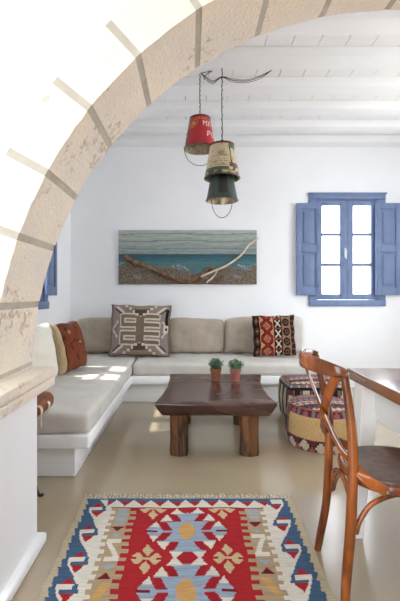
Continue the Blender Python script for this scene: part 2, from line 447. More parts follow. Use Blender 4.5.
def bolster(x0, x1, z1, m, label, seed, y0=4.76):
    """squashed back cushion: soft rounded corners, sagging top edge"""
    hx = (x1 - x0) / 2; H = z1 - 0.436; n = 40; mb = MB(); rnd = random.Random(seed); ph = [rnd.uniform(0, 6.28) for _ in range(6)]
    def pt(i, j, s_):
        u = math.sin((-1 + 2 * i / n) * PI / 2); v = math.sin((-1 + 2 * j / n) * PI / 2)
        k = (max(0, 1 - abs(u) ** 7) * max(0, 1 - abs(v) ** 5)) ** 0.5
        kc = 1 - 0.06 * (abs(v) ** 6) ; kz = 1 - 0.10 * abs(u) ** 8
        x = u * hx * kc; z = (v * kz + 1) * H / 2
        z += 0.008 * math.sin(u * 3 + ph[0]) * (v + 1) / 2
        y = s_ * (0.085 * k + 0.002) + 0.004 * math.sin(u * 6 + v * 4 + ph[1]) * k
        return (x, y, z)
    for s_ in (-1, 1):
        vs = [pt(i, j, s_) for j in range(n + 1) for i in range(n + 1)]
        mb.add(vs, [(j * (n + 1) + i, j * (n + 1) + i + 1, (j + 1) * (n + 1) + i + 1, (j + 1) * (n + 1) + i) for j in range(n) for i in range(n)])
    rim = [(i, 0) for i in range(n)] + [(n, j) for j in range(n)] + [(n - i, n) for i in range(n)] + [(0, n - j) for j in range(n)]
    vs = []
    for (i, j) in rim: vs += [pt(i, j, -1), pt(i, j, 1)]
    L = len(rim); mb.add(vs, [(2 * k, 2 * ((k + 1) % L), 2 * ((k + 1) % L) + 1, 2 * k + 1) for k in range(L)])
    t = bpy.data.objects.new('back_cushion', None); COL.objects.link(t); t.location = ((x0 + x1) / 2, y0 + 0.09, 0.438)
    mb.build('cover', m, t, smooth=70)
    mb = MB(); tube(mb, [tuple(Vector(pt(i, j, -1)) * 0.5 + Vector(pt(i, j, 1)) * 0.5) for (i, j) in rim + rim[:1]], 0.0045, n=6, sm=0)
    mb.build('piping', m, t, 60)
    tag(t, label, 'cushion', 'back cushions along the wall')
bolster(-1.40, -0.32, 0.85, M['beige'], 'taupe back cushion in the corner, behind the large geometric pillow', 11)
bolster(-0.31, 0.41, 0.85, M['beige'], 'taupe back cushion in the middle, between the two patterned pillows', 12)
bolster(0.42, 1.0, 0.86, M['beige'], 'taupe back cushion partly behind the red and black striped pillow', 13)
bolster(1.01, 1.37, 0.87, M['pale'], 'pale grey back cushion at the right end of the bench', 14)

# ---------------------------------------------------------------- pillows
def pillow(w, h, th, colf=None, n=48, ears=0.02, backcol=(0.5, 0.45, 0.4), mi=0, seed=0, pw=0.42):
    """a square scatter pillow standing on its lower edge: x across, z up, y thickness (front is -y)"""
    mb = MB(); rnd = random.Random(seed); ph = [rnd.uniform(0, 6.28) for _ in range(6)]
    def pt(i, j, s):
        u = -1 + 2 * i / n; v = -1 + 2 * j / n
        k = (max(0, 1 - abs(u) ** 2.4) * max(0, 1 - abs(v) ** 2.4)) ** pw
        # sides pull in at the middle, corners stand out
        x = u * w / 2 * (1 - ears * 2 * (1 - v * v) * abs(u)) + 0.004 * math.sin(v * 9 + ph[0]) * abs(u)
        z = v * h / 2 * (1 - ears * 2 * (1 - u * u) * abs(v)) + 0.004 * math.sin(u * 8 + ph[1]) * abs(v)
        wr = 0.004 * math.sin(u * 7 + v * 5 + ph[2]) * math.sin(v * 8 - u * 3 + ph[3])
        y = s * (th / 2 * k + wr * k + 0.002)
        return (x, y, z + h / 2)
    for s in (-1, 1):
        vs = [pt(i, j, s) for j in range(n + 1) for i in range(n + 1)]
        fs, cs = [], []
        for j in range(n):
            for i in range(n):
                f = (j * (n + 1) + i, j * (n + 1) + i + 1, (j + 1) * (n + 1) + i + 1, (j + 1) * (n + 1) + i)
                fs.append(f if s < 0 else f[::-1])
                cs.append(colf((i + .5) / n, (j + .5) / n) if (colf and s < 0) else backcol)
        mb.add(vs, fs, cs, mi)
    # seam closing the rim
    vs, fs = [], []
    rim = [(i, 0) for i in range(n)] + [(n, j) for j in range(n)] + [(n - i, n) for i in range(n)] + [(0, n - j) for j in range(n)]
    for (i, j) in rim: vs += [pt(i, j, -1), pt(i, j, 1)]
    L = len(rim)
    for k in range(L): fs.append((2 * k, 2 * ((k + 1) % L), 2 * ((k + 1) % L) + 1, 2 * k + 1))
    mb.add(vs, fs, backcol, mi)
    return mb

TAUPE = srgb(128, 112, 102); TAUPD = srgb(92, 76, 66); CRM = srgb(206, 192, 174); BRN = srgb(74, 56, 46); BLK = srgb(30, 24, 24)
def kilim_big(u, v):
    xs = (u - .5) * 2; y = (v - 0.5) * 2; x = abs(xs); ay = abs(y)
    A = srgb(140, 124, 116); B = srgb(124, 110, 90); C_ = srgb(214, 200, 184); K = srgb(88, 74, 64)
    base = srgb(146, 132, 126) if (xs > 0.1 or xs < -.55) else srgb(138, 124, 110)
    if x > 0.93 or ay > 0.95: return srgb(112, 98, 84)
    # spine and arms: brown figure with a pale outline
    def fig(g):
        if x < 0.13 + g and ay < 0.62 + g: return True
        for c in (0.50, 0.17, -0.17, -0.50):
            if abs(y - c) < 0.075 + g and x < 0.62 + g: return True
        if 0.52 - g < x < 0.62 + g and (0.17 < y < 0.5 or -0.5 < y < -0.17) and xs < 0: return True
        return False
    if fig(0): base = B if xs > 0 else srgb(128, 112, 98)
    elif fig(0.045): base = C_
    for sgn in (-1, 1):                          # stepped pyramids top and bottom
        d = 1 - sgn * y
        if 0.05 < d < 0.50:
            st = 0.52 - 0.12 * int(d / 0.12)
            if x < st - .09: base = K if d > .2 else srgb(150, 130, 108)
            elif x < st: base = C_
    if 0.52 < x < 0.88 and 0.60 < ay < 0.90:     # hooks in the corners
        q = (x - 0.52) - (ay - 0.60)
        if abs(q) < 0.06: base = C_
        elif 0.06 < q < 0.15: base = K
    if x > 0.72 and ay < 0.36:
        w_ = (0.93 - x) * 1.6
        if abs(ay - w_) < 0.05: base = C_
        elif ay < w_: base = A
    if xs > 0.84 and 0.0 < y < 0.8: base = BLK
    if xs > 0.78 and abs(y - 0.02) < 0.16: base = C_ if math.hypot((xs - .86) * 1.5, y - .02) > .06 else BLK
    return base
def kilim_red(u, v):
    x = u; y = v
    T = srgb(140, 112, 84); R = srgb(132, 40, 36); K = srgb(34, 22, 24); G = srgb(120, 130, 96); O = srgb(196, 140, 96)
    def tile(p, c, hwid, n, off=0):
        yy = ((y * n + off) % 1) - 0.5; xx = (p - c) / hwid
        return xx, yy * 2
    if x < 0.155:
        xx, yy = tile(x, 0.08, 0.07, 4, .1); m = abs(xx) + abs(yy) * .9
        return G if m < .35 else (K if m < .5 else (srgb(120, 60, 50) if m < .8 else K))
    if x < 0.17: return O
    if x < 0.46:
        xx, yy = tile(x, 0.315, 0.14, 3.2, .2); m = abs(xx) + abs(yy)
        if m < .25: return G
        if m < .45: return srgb(120, 60, 40)
        if m < .62: return O
        if m > 1.45: return O
        if m > 1.2: return K
        return R
    if x < 0.475: return O
    if x < 0.665:
        xx, yy = tile(x, 0.57, 0.09, 4, .4)
        m = max(abs(xx), abs(yy)); d = abs(abs(xx) - abs(yy))
        if m < .75 and d < .2: return CRM
        if m < .2: return R
        if .85 < abs(yy): return srgb(130, 60, 50)
        return K
    if x < 0.875:
        xx, yy = tile(x, 0.77, 0.10, 4.2, .1); m = math.hypot(xx, yy)
        if m < .25: return K
        if m < .5: return srgb(110, 70, 50)
        if m < .85: return K
        return T
    if x < 0.885: return T
    return K if (int(y * 22) % 3) else srgb(110, 50, 46)
def kilim_brown(u, v):
    B = srgb(126, 62, 36); D = srgb(90, 44, 28); C = srgb(190, 168, 134)
    x = abs(u - .5) * 2; y = (v - .5) * 2
    e_ = 0.72 + 0.02 * math.sin(v * 20)
    if x > e_ + .04: return C
    if x > e_: return BLK
    if y > .86 or y < -.9: return D
    if abs(y - .12 + .04 * math.sin(u * 9)) < .035 and x < .5: return D
    if math.hypot(u - .62, (v - .55)) < .035: return C
    if math.hypot(u - .35, (v - .78)) < .05: return srgb(180, 130, 90)
    n = math.sin(u * 19 + 2) * math.sin(v * 15 + 1) + .5 * math.sin(u * 33 + v * 21)
    return D if n > .8 else B
def put(o, loc, rz, tilt, roll=0):
    o.location = loc; o.rotation_mode = 'XYZ'
    o.matrix_world = Matrix.Translation(Vector(loc)) @ Matrix.Rotation(rz, 4, 'Z') @ Matrix.Rotation(tilt, 4, 'X') @ Matrix.Rotation(roll, 4, 'Y')
    return o
o = pillow(0.70, 0.60, 0.17, kilim_big, n=60, seed=1, backcol=TAUPD).build('scatter_pillow', M['kilim'], smooth=70, usecol=True)
put(o, (-0.575, 4.535, 0.442), D2R(2), D2R(-14), D2R(1.5))
tag(o, 'large grey-brown pillow with pale geometric comb pattern near the bench corner', 'pillow')
o = pillow(0.49, 0.47, 0.15, kilim_red, n=66, seed=2, backcol=BLK).build('scatter_pillow', M['kilim'], smooth=70, usecol=True)
put(o, (0.965, 4.53, 0.446), 0, D2R(-12), D2R(-1))
tag(o, 'black, red and tan striped pillow at the right end of the bench', 'pillow')
o = pillow(0.44, 0.455, 0.19, kilim_brown, n=50, seed=3, backcol=srgb(176, 160, 130)).build('scatter_pillow', M['kilim'], smooth=70, usecol=True)
put(o, (-1.075, 3.70, 0.445), D2R(73), D2R(-13), D2R(-2))
tag(o, 'rust-brown pillow with tan edges leaning on the left arm of the bench', 'pillow')
o = pillow(0.50, 0.47, 0.20, None, n=30, seed=4).build('scatter_pillow', M['cream'], smooth=70)
put(o, (-1.225, 3.20, 0.440), D2R(70), D2R(-12), 0)
tag(o, 'plain cream pillow against the left wall, beside the stone arch', 'pillow')

# ---------------------------------------------------------------- rug
RX0, RX1, RYF, RYN = -0.595, 0.568, 2.235, 0.55
R_BLUE = srgb(70, 96, 124); R_RED = srgb(172, 40, 44); R_WHT = srgb(222, 214, 200); R_TAN = srgb(176, 154, 122); R_LB = srgb(154, 168, 184); R_GOLD = srgb(206, 160, 100); R_DK = srgb(120, 30, 36); R_BEI = srgb(190, 176, 148)
def tri(t): t = t % 1.0; return 1 - abs(2 * t - 1)       # 0..1..0
def inpoly(x, y, P):
    r = False; j = len(P) - 1
    for i in range(len(P)):
        if (P[i][1] > y) != (P[j][1] > y) and x < (P[j][0] - P[i][0]) * (y - P[i][1]) / (P[j][1] - P[i][1]) + P[i][0]: r = not r
        j = i
    return r
MED_TIP = [(20.3, 0), (15.7, 8.3), (11.4, 0), (15.7, -8.3)]
MED_BLUE = [(-1, 15.5), (8.8, 15.4), (5.9, 14.3), (3.05, 8.1), (6.6, 8.0), (14, 8.3), (13.6, 7.5), (10.5, 7.5), (7.1, 1), (7.1, -1), (-1, -1)]
MED_WH1 = [(10.9, 14.6), (14.2, 8.2), (7.5, 8.2)]
MED_WH2 = [(5.6, 20.3), (8.9, 15.3), (1.8, 15.3)]
MED_RED = [(11.4, 1), (7.1, 1), (10.5, 7.5), (13.6, 7.5)]
HOOKS = {-1: [-9, 10, 31, 51.5, 67.5] + [67.5 + 19 * k for k in range(1, 8)], 1: [4, 23, 42.4, 62] + [62 + 19.4 * k for k in range(1, 8)]}
def rugcol(X, Y):
    v = (RYF - Y) * 100
    u = (X + 0.0135) * 100 * (1 + 0.045 * min(v, 90) / 74); sd = 1 if u > 0 else -1; a = abs(u)
    ab = 1 + 0.09 * math.sin(v * 1.9 + math.sin(u * .06) * 2) * math.sin(v * .63)      # uneven dye of the yarn
    def C(c, k=1): return (c[0] * (1 + (ab - 1) * k), c[1] * (1 + (ab - 1) * k), c[2] * (1 + (ab - 1) * k))
    if v < 9.4 and a < 44:
        if v < 1.6: return C(R_BLUE)
        q = abs(((u + 0.9) / 9.5 + .5) % 1 - .5) * 2        # 0 at the peaks
        if q < (v - 1.6) / 6.8: return R_WHT
        return C(R_BLUE) if v < 3.8 else C(R_RED, .5)
    if v < 10.6 and a < 41: return R_DK
    eo = 54.9 + 1.5 * (1 - ((v + (0 if sd < 0 else 2.5)) / 5.6) % 1) - 0.7
    if a > eo: return R_BEI
    if v < 1.6: return C(R_BLUE)
    H = HOOKS[sd]
    for i in range(len(H) - 1):
        if H[i] - 1.5 <= v < H[i + 1] - 1.5: break
    c = v - H[i]; P = H[i + 1] - H[i]
    if a > 40.2:
        cn = c - P
        if cn > -5.2 and abs(a - 48.6) < 2.7 * (cn + 5.2) / 3.7: return R_RED
        if c < 1.5:
            if a > 52.4 or 43.6 < a < 45.7: return C(R_BLUE)
            if a >= 45.7: return R_WHT
        else:
            if c < 3.4 and 43.4 < a < 50.9: return C(R_BLUE)
            if 3.4 <= c < 8.4 and abs(a - 47.6) < 3.1 * (1 - (c - 3.4) / 5): return R_RED
            if a > 52.2 - 8.6 * max(0, (c - 3)) / (P - 3): return C(R_BLUE)
        k1 = 43.0 if (v / 5.3) % 1 < 0.5 else 40.2
        return R_WHT
    k1 = 38.0 if (v / 5.3 + .5) % 1 < 0.5 else 40.3
    if a > k1: return R_WHT
    k2 = 30.2 if (v / 5.3) % 1 < 0.5 else 27.4
    if a > k2:
        o = (v - (27 if sd < 0 else 23)) % 52 if v > 8 else v
        if v < 27 and v < (27 if sd < 0 else 23): o = v - (27 if sd < 0 else 23)
        du = a - 34.3
        if -16 < o < -1: return C(srgb(168, 166, 164), 1) if abs(du) < 3.6 - abs(o + 9) * .2 else R_TAN
        if 0 <= o < 4 and abs(du) < 3.6 * (1 - o / 4): return R_DK
        if 6 <= o < 9 and abs(du) < 2.2 * (1 - (o - 6) / 3): return R_LB
        if 10.2 <= o < 13 and -3 < du < 3.4: return R_WHT
        if 13 <= o < 23 and abs((du * 1) - (2.4 - (o - 13) * .45)) < 1.25: return R_WHT
        if 23 <= o < 26 and -3.6 < du < 3: return R_WHT
        if 28 <= o < 31.5 and abs(du) < 2.8 * (1 - (o - 28) / 3.5): return R_LB
        if 33 <= o < 37 and abs(du) < 3.2 * (o - 33) / 4: return R_DK
        if 39 <= o < 48 and abs(du - (o - 43) * .5) < 2: return C(R_GOLD, .6)
        return C(R_TAN)
    PP = 39.4
    cy = (v - 30.5 + 4 * PP) % PP
    cc = min(cy, PP - cy)
    if cc < 7 and a < 4.0 - max(0, cc - 2.4) * 0.62: return C(R_GOLD, .5)
    if inpoly(a, cc, MED_WH1) or inpoly(a, cc, MED_WH2): return R_WHT
    if inpoly(a, cc, MED_TIP):
        if cc < .7 and a > 14.5: return R_DK
        return R_WHT if cc > 3.6 else C(R_LB)
    if cc < .75 and 7 < a < 11.6: return C(R_LB)
    if inpoly(a, cc, MED_RED): return R_DK2
    if inpoly(a, cc, MED_BLUE): return C(R_LB)
    if a < 9 and inpoly(a, cc, [(3.05, 8.1), (6.6, 8.0), (8.6, 14), (5.9, 14.3)]): return R_DK2
    fy = (v - 10.9 + 20) % 39.7 - 20; fx = a - 18.2
    F = srgb(204, 180, 140)
    if abs(abs(fy) - 5.6) / 4.3 + abs(fx) / 2.5 < 1: return F
    q = abs(fx) - 4.1
    if abs(fx) > .6 and abs(fy) < 3.9 and abs(q) / 3.4 + abs(fy) / 4.6 < 1 and not (abs(fy) < .45 and abs(fx) > 4.4): return F
    if abs(fx) < 1.6 and abs(fy) < .5: return F
    return C(R_RED, .5)
R_DK2 = srgb(158, 34, 42)
mb = MB()
nx, ny = 210, 230
vs = []; fs = []; cs = []
for j in range(ny + 1):
    for i in range(nx + 1):
        X = RX0 + (RX1 - RX0) * i / nx; Y = RYN + (RYF - RYN) * j / ny
        ex = 0.0025 * math.sin(Y * 19) + 0.002 * math.sin(Y * 47)
        tp = 1 - 0.043 * min(1, (RYF - Y) / 0.74); X = -0.0135 + (X + 0.0135) * tp
        vs.append((X + ex, Y + 0.003 * math.sin(X * 14), 0.008 + 0.0012 * math.sin(X * 30 + Y * 11) * math.sin(Y * 17)))
for j in range(ny):
    for i in range(nx):
        fs.append((j * (nx + 1) + i, j * (nx + 1) + i + 1, (j + 1) * (nx + 1) + i + 1, (j + 1) * (nx + 1) + i))
        
        yy_ = RYN + (RYF - RYN) * (j + .5) / ny; xx_ = RX0 + (RX1 - RX0) * (i + .5) / nx
        cs.append(rugcol(-0.0135 + (xx_ + 0.0135) * (1 - 0.043 * min(1, (RYF - yy_) / 0.74)), yy_))
mb.add(vs, fs, cs)
N1 = nx + 1
rim = [i for i in range(nx)] + [j * N1 + nx for j in range(ny)] + [ny * N1 + i for i in range(nx, 0, -1)] + [j * N1 for j in range(ny, 0, -1)]
rv = []
for r_ in rim: rv += [vs[r_], (vs[r_][0], vs[r_][1], 0.001)]
L_ = len(rim)
mb.add(rv, [(2 * k, 2 * k + 1, 2 * ((k + 1) % L_) + 1, 2 * ((k + 1) % L_)) for k in range(L_)], R_BEI)
rug = thing('kilim_rug', 'red, blue and cream flatwoven kilim rug with fringe on the concrete floor', 'rug', (0, 0, 0))
mb.build('woven_field', M['rugwool'], rug, smooth=50, usecol=True)
mb = MB()
x = RX0 + 0.01
while x < RX1 - 0.005:
    l = random.uniform(0.035, 0.06); dx = random.uniform(-0.010, 0.010)
    for k in range(2):
        dx2 = dx + random.uniform(-0.006, 0.006)
        tube(mb, [(x, RYF - 0.004, 0.006), (x + dx2 * .4, RYF + l * .4, 0.009), (x + dx2, RYF + l, 0.004)], 0.0024, n=5, sm=3)
    x += random.uniform(0.006, 0.010)
o = mb.build('fringe', M['fringe'], rug); o['kind'] = 'stuff'

# ---------------------------------------------------------------- coffee table
ct = thing('coffee_table', 'low dark walnut slab coffee table on four log legs, in the middle of the room', 'table', (0.2, 3.2, 0))
mb = MB()
# outline of the live-edge slab, world coordinates; lower outline drawn in
NB = 16
def edge(p, q, bow, n=NB):
    P, Q = Vector(p), Vector(q); nn = Vector((Q.y - P.y, P.x - Q.x)).normalized()
    return [P.lerp(Q, i / n) + nn * (bow * math.sin(PI * i / n) + random.uniform(-.003, .003)) for i in range(n)]
cFL, cFR, cBR, cBL = (-0.245, 2.76), (0.60, 2.74), (0.665, 3.74), (-0.19, 3.76)
outl = edge(cFL, cFR, 0.012) + edge(cFR, cBR, -0.045) + edge(cBR, cBL, 0.01) + edge(cBL, cFL, -0.03)
cen = Vector((0.205, 3.25))
rings = []
def ring(sc, z, inset=0.0, jitter=0.0):
    R = []
    for p in outl:
        d = p - cen
        q = cen + d * sc - d.normalized() * inset
        R.append((q.x - 0.2, q.y - 3.2, z + random.uniform(-jitter, jitter)))
    return R
prof = [ring(0.0, 0.400), ring(0.5, 0.400), ring(0.9, 0.4005), ring(1, 0.400, 0.010), ring(1, 0.394, 0.001), ring(1, 0.384, 0.0, 0.002), ring(1, 0.345, 0.030, 0.003), ring(1, 0.302, 0.066, 0.002), ring(1, 0.292, 0.085), ring(0.4, 0.292), ring(0, 0.292)]
nn_ = len(outl); vs = []; fs = []
for R in prof: vs += R
for i in range(len(prof) - 1):
    for k in range(nn_): fs.append((i * nn_ + k, i * nn_ + (k + 1) % nn_, (i + 1) * nn_ + (k + 1) % nn_, (i + 1) * nn_ + k))
mb.add(vs, fs); mb.build('table_top', M['tabletop'], ct, smooth=35)
mb = MB()
tube(mb, [(0.32, 3.02, 0.4005), (0.36, 3.03, 0.4005), (0.40, 3.015, 0.4005)], lambda t: 0.004 + 0.006 * math.sin(PI * t), r2=0.0012, side=(0, 1, 0), n=8)
for v_i in range(len(mb.v)): p = mb.v[v_i]; mb.v[v_i] = (p[0] - 0.2, p[1] - 3.2, p[2])
mb.build('knot', M['rawlog'], ct)
for (x, y, r_) in ((-0.078, 2.885, 0.064), (0.425, 2.885, 0.068), (-0.058, 3.56, 0.062), (0.45, 3.56, 0.062)):
    mb = MB(); n_ = 22; ph = random.uniform(0, 6)
    vs = []; fs = []
    K = 12
    for j in range(K + 1):
        z = 0.296 * j / K
        for k in range(n_):
            a = 2 * PI * k / n_
            rr = r_ * (1 + 0.07 * math.sin(a * 3 + ph) + 0.04 * math.sin(a * 7 + ph * 2 + z * 4) + random.uniform(-.015, .015) + 0.03 * math.cos(z * 20))
            if j in (0,): rr *= 0.95
            vs.append((x - 0.2 + rr * math.cos(a), y - 3.2 + rr * math.sin(a), z))
    for j in range(K):
        for k in range(n_): fs.append((j * n_ + k, j * n_ + (k + 1) % n_, (j + 1) * n_ + (k + 1) % n_, (j + 1) * n_ + k))
    fs.append(tuple(range(n_))[::-1]); fs.append(tuple(K * n_ + k for k in range(n_)))
    mb.add(vs, fs); mb.build('leg', M['rawlog'], ct, smooth=50)

# potted plants
def plant(loc, pot_m, leaf_m, label, seed):
    t = thing('potted_plant', label, 'plant', loc, 0, 'small potted plants on the coffee table')
    mb = MB()
    lathe(mb, [(0.0, 0.0), (0.032, 0.0), (0.034, 0.003), (0.0445, 0.086), (0.049, 0.087), (0.050, 0.108), (0.048, 0.110), (0.044, 0.109), (0.0425, 0.092), (0.0, 0.092)], 28, close=False)
    mb.build('pot', pot_m, t, 40)
    mb = MB(); lathe(mb, [(0.0, 0.0975), (0.03, 0.098), (0.0432, 0.096), (0.0428, 0.0925), (0.0, 0.0925)], 20, close=False); mb.build('soil', M['soil'], t)
    mb = MB(); rnd = random.Random(seed)
    for i in range(95):
        a = rnd.uniform(0, 2 * PI); q = rnd.random() ** .6
        h = 0.085 - 0.045 * q * q + rnd.uniform(-.01, .012); rr = 0.070 * q
        b = Vector((0.026 * q * math.cos(a), 0.026 * q * math.sin(a), 0.096)); c = Vector((rr * math.cos(a), rr * math.sin(a), 0.096 + h))
        mb_pts = [b, b.lerp(c, .6) + Vector((0, 0, .006)), c]
        tube(mb, mb_pts, 0.0009, n=4, sm=2)
        for k in range(4):
            p = b.lerp(c, 0.45 + 0.18 * k)
            d = Vector((rnd.uniform(-1, 1), rnd.uniform(-1, 1), rnd.uniform(0.1, 1))).normalized(); L = rnd.uniform(0.014, 0.024)
            sd = d.cross(Vector((0, 0, 1))).normalized() * L * 0.34; up = sd.cross(d).normalized() * 0.002
            mb.add([p, p + d * L * .5 + sd + up, p + d * L, p + d * L * .5 - sd + up, p + d * L * .5 - up], [(0, 4, 1), (1, 4, 2), (2, 4, 3), (3, 4, 0)])
    mb.build('foliage', leaf_m, t, smooth=0)
plant((0.222, 3.45, 0.401), M['terra'], M['leaf'], 'left of two small green plants, in an orange-brown clay pot', 5)
plant((0.388, 3.42, 0.401), M['terrapink'], M['leaf2'], 'right of two small green plants, in a pinkish clay pot', 9)

# ---------------------------------------------------------------- poufs
P_BUR = srgb(100, 42, 48); P_BLK = srgb(38, 32, 36); P_CRM = srgb(192, 178, 154); P_SLT = srgb(112, 112, 120); P_ROSE = srgb(150, 88, 88); P_TAN = srgb(176, 146, 108)
def strips(a, h):
    """woven bands"""
    q = (a * 1.0) % 1; r_ = (h * 7) % 1
    return None
def pouf_col(a, z, top):
    # a in radians; z 0..1 up the side, or top True with z = radius 0..1
    if top:
        y = z
        q = (a * 9) % 1; r_ = (y * 6.5) % 1; row = int(y * 6.5)
        pal = [P_SLT, P_BUR, P_CRM, P_BLK, P_ROSE, P_SLT, P_BUR]
        m = abs(q - .5) * 2
        if m < 1 - abs(r_ - .5) * 2: return pal[(row + 2) % 7]
        return pal[row % 7] if row % 3 else P_BUR
    q = (a / (2 * PI) * 14 + 0.2) % 1; m = abs(q - .5) * 2
    if z < 0.30:
        k = z / 0.30
        st = round(k * 5) / 5
        if m > 0.25 + abs(st - .45) * 1.3: return P_CRM
        if m > 0.08 + abs(st - .45) * 1.3: return P_BLK
        return P_BUR if k > .5 else P_ROSE
    if z < 0.42: return P_BUR if m > .3 else P_ROSE
    st = round((z - .42) / .58 * 6) / 6
    if m > 0.2 + abs(st - .5) * 1.2: return P_ROSE if z > .7 else P_BLK
    if m < 0.2: return P_SLT
    return P_BUR

def round_pouf(loc, R, H):
    t = thing('pouf', 'round kilim pouf with a woven tan band, in front of the darker square pouf', 'pouf', loc, 0, 'kilim poufs by the bench')
    n = 120
    mb = MB()
    prof = []; K = 34
    for j in range(K + 1):
        z = j / K
        rr = R * (1 - 0.10 * abs(2 * z - 0.92) ** 3.0)
        prof.append((rr, H * 0.93 * z))
    vs, fs, cs = [], [], []
    for (r_, z) in prof:
        for k in range(n):
            a = 2 * PI * k / n; vs.append((r_ * math.cos(a), r_ * math.sin(a), z))
    for j in range(K):
        for k in range(n):
            fs.append((j * n + k, j * n + (k + 1) % n, (j + 1) * n + (k + 1) % n, (j + 1) * n + k)); cs.append(pouf_col(2 * PI * (k + .5) / n, (j + .5) / K, False))
    fs.append(tuple(range(n))[::-1]); cs.append(P_BUR)
    mb.add(vs, fs, cs)
    mb.build('body', M['kilim'], t, 60, usecol=True)
    mb = MB(); K = 26; r0, z0 = prof[-1]
    vs, fs, cs = [], [], []
    for j in range(K + 1):
        q = 1 - j / K; r_ = r0 * q; z = z0 + H * 0.07 * (1 - q ** 3) 
        for k in range(n):
            a = 2 * PI * k / n; vs.append((r_ * math.cos(a), r_ * math.sin(a), z + 0.002 * math.sin(a * 5) * q))
    for j in range(K):
        for k in range(n):
            a = 2 * PI * (k + .5) / n; q = 1 - (j + .5) / K; px, py = q * math.cos(a), q * math.sin(a)
            fs.append((j * n + k, j * n + (k + 1) % n, (j + 1) * n + (k + 1) % n, (j + 1) * n + k)); cs.append(pouf_col(px * 0.6 + 3, (py + 1) / 2, True))
    mb.add(vs, fs, cs); mb.build('top', M['kilim'], t, 60, usecol=True)
    # seam cord
    mb = MB(); tube(mb, [(r0 * 1.0 * math.cos(a), r0 * 1.0 * math.sin(a), z0) for a in [2 * PI * k / 60 for k in range(61)]], 0.006, n=6, sm=0)
    mb.build('seam_cord', M['leather'], t)
    # woven band, a curved patch on the camera side with stitched weave
    mb = MB(); n = 96
    vs, fs, cs = [], [], []
    a0, a1 = D2R(192), D2R(333); K = 18
    for j in range(K + 1):
        for k in range(n + 1):
            a = a0 + (a1 - a0) * k / n
            z = 0.30 + 0.50 * j / K - 0.02 * math.sin((a - a0) / (a1 - a0) * PI)
            rr = R * (1 - 0.10 * abs(2 * z / 0.93 - 0.92) ** 3.0) + 0.004 + 0.0018 * (((j + k) % 2))
            if j in (0, K) or k in (0, n): rr -= 0.006
            vs.append((rr * math.cos(a), rr * math.sin(a), H * z))
    for j in range(K):
        for k in range(n):
            fs.append((j * (n + 1) + k, j * (n + 1) + k + 1, (j + 1) * (n + 1) + k + 1, (j + 1) * (n + 1) + k))
            q = 1.0 if (j + k) % 2 else 0.72
            cs.append((q, q, q))
    mb.add(vs, fs, cs); mb.build('woven_band', M['jute'], t, 60, usecol=True)
round_pouf((1.02, 3.115, 0.0), 0.272, 0.325)

def sq_pouf(loc, W, D, H):
    t = thing('pouf', 'square dark kilim pouf by the bench, behind the round one', 'pouf', loc, 0, 'kilim poufs by the bench')
    n = 44
    def shape(u, v, w):       # cube -1..1 to soft block
        p = Vector((u * W / 2, v * D / 2, w * H / 2)); r_ = 0.045
        q = Vector((max(-W / 2 + r_, min(W / 2 - r_, p.x)), max(-D / 2 + r_, min(D / 2 - r_, p.y)), max(-H / 2 + r_, min(H / 2 - r_, p.z))))
        d = p - q
        if d.length > r_: p = q + d.normalized() * r_
        bul = 0.022 * (1 - w * w)
        p.x += math.copysign(bul, u) if abs(u) > .98 else 0; p.y += math.copysign(bul, v) if abs(v) > .98 else 0
        p.z += H / 2
        if w > .98: p.z += 0.018 * (1 - u * u) * (1 - v * v)
        return p
    mb = MB()
    def face(fn, colf):
        vs = [fn(-1 + 2 * i / n, -1 + 2 * j / n) for j in range(n + 1) for i in range(n + 1)]
        fs, cs = [], []
        for j in range(n):
            for i in range(n):
                fs.append((j * (n + 1) + i, j * (n + 1) + i + 1, (j + 1) * (n + 1) + i + 1, (j + 1) * (n + 1) + i)); cs.append(colf((i + .5) / n, (j + .5) / n))
        mb.add(vs, fs, cs)
    def side(u, v):
        q = (u * 3.2 + .15) % 1; m = abs(q - .5) * 2; st = round(v * 9) / 9
        if v > .90: return P_SLT if int(u * 30) % 4 else P_CRM
        if v > .83: return P_BLK
        if m > 0.36 + abs(st - .55) * 1.2: return P_CRM
        if m > 0.20 + abs(st - .55) * 1.2: return P_BUR
        if m < 0.3: return P_BLK
        return srgb(120, 104, 84)
    def topc(u, v):
        return pouf_col(u * 1.2 + 1, v, True)
    face(lambda a, b: shape(a, -1, b), side); face(lambda a, b: shape(a, 1, b), side)
    face(lambda a, b: shape(-1, a, b), side); face(lambda a, b: shape(1, a, b), side)
    face(lambda a, b: shape(a, b, 1), topc); face(lambda a, b: shape(a, b, -1), lambda u, v: P_BLK)
    o = mb.build('body', M['kilim'], t, 60, usecol=True)
    mb = MB()
    e_ = 0.044
    z = H - 0.012
    c = [(-W / 2 + .012, -D / 2 + e_, z), (-W / 2 + e_, -D / 2 + .012, z), (W / 2 - e_, -D / 2 + .012, z), (W / 2 - .012, -D / 2 + e_, z), (W / 2 - .012, D / 2 - e_, z), (W / 2 - e_, D / 2 - .012, z), (-W / 2 + e_, D / 2 - .012, z), (-W / 2 + .012, D / 2 - e_, z), (-W / 2 + .012, -D / 2 + e_, z)]
    tube(mb, c, 0.007, n=6, sm=0); mb.build('seam_cord', M['leather'], t)
sq_pouf((1.135, 3.69, 0.0), 0.53, 0.42, 0.37)

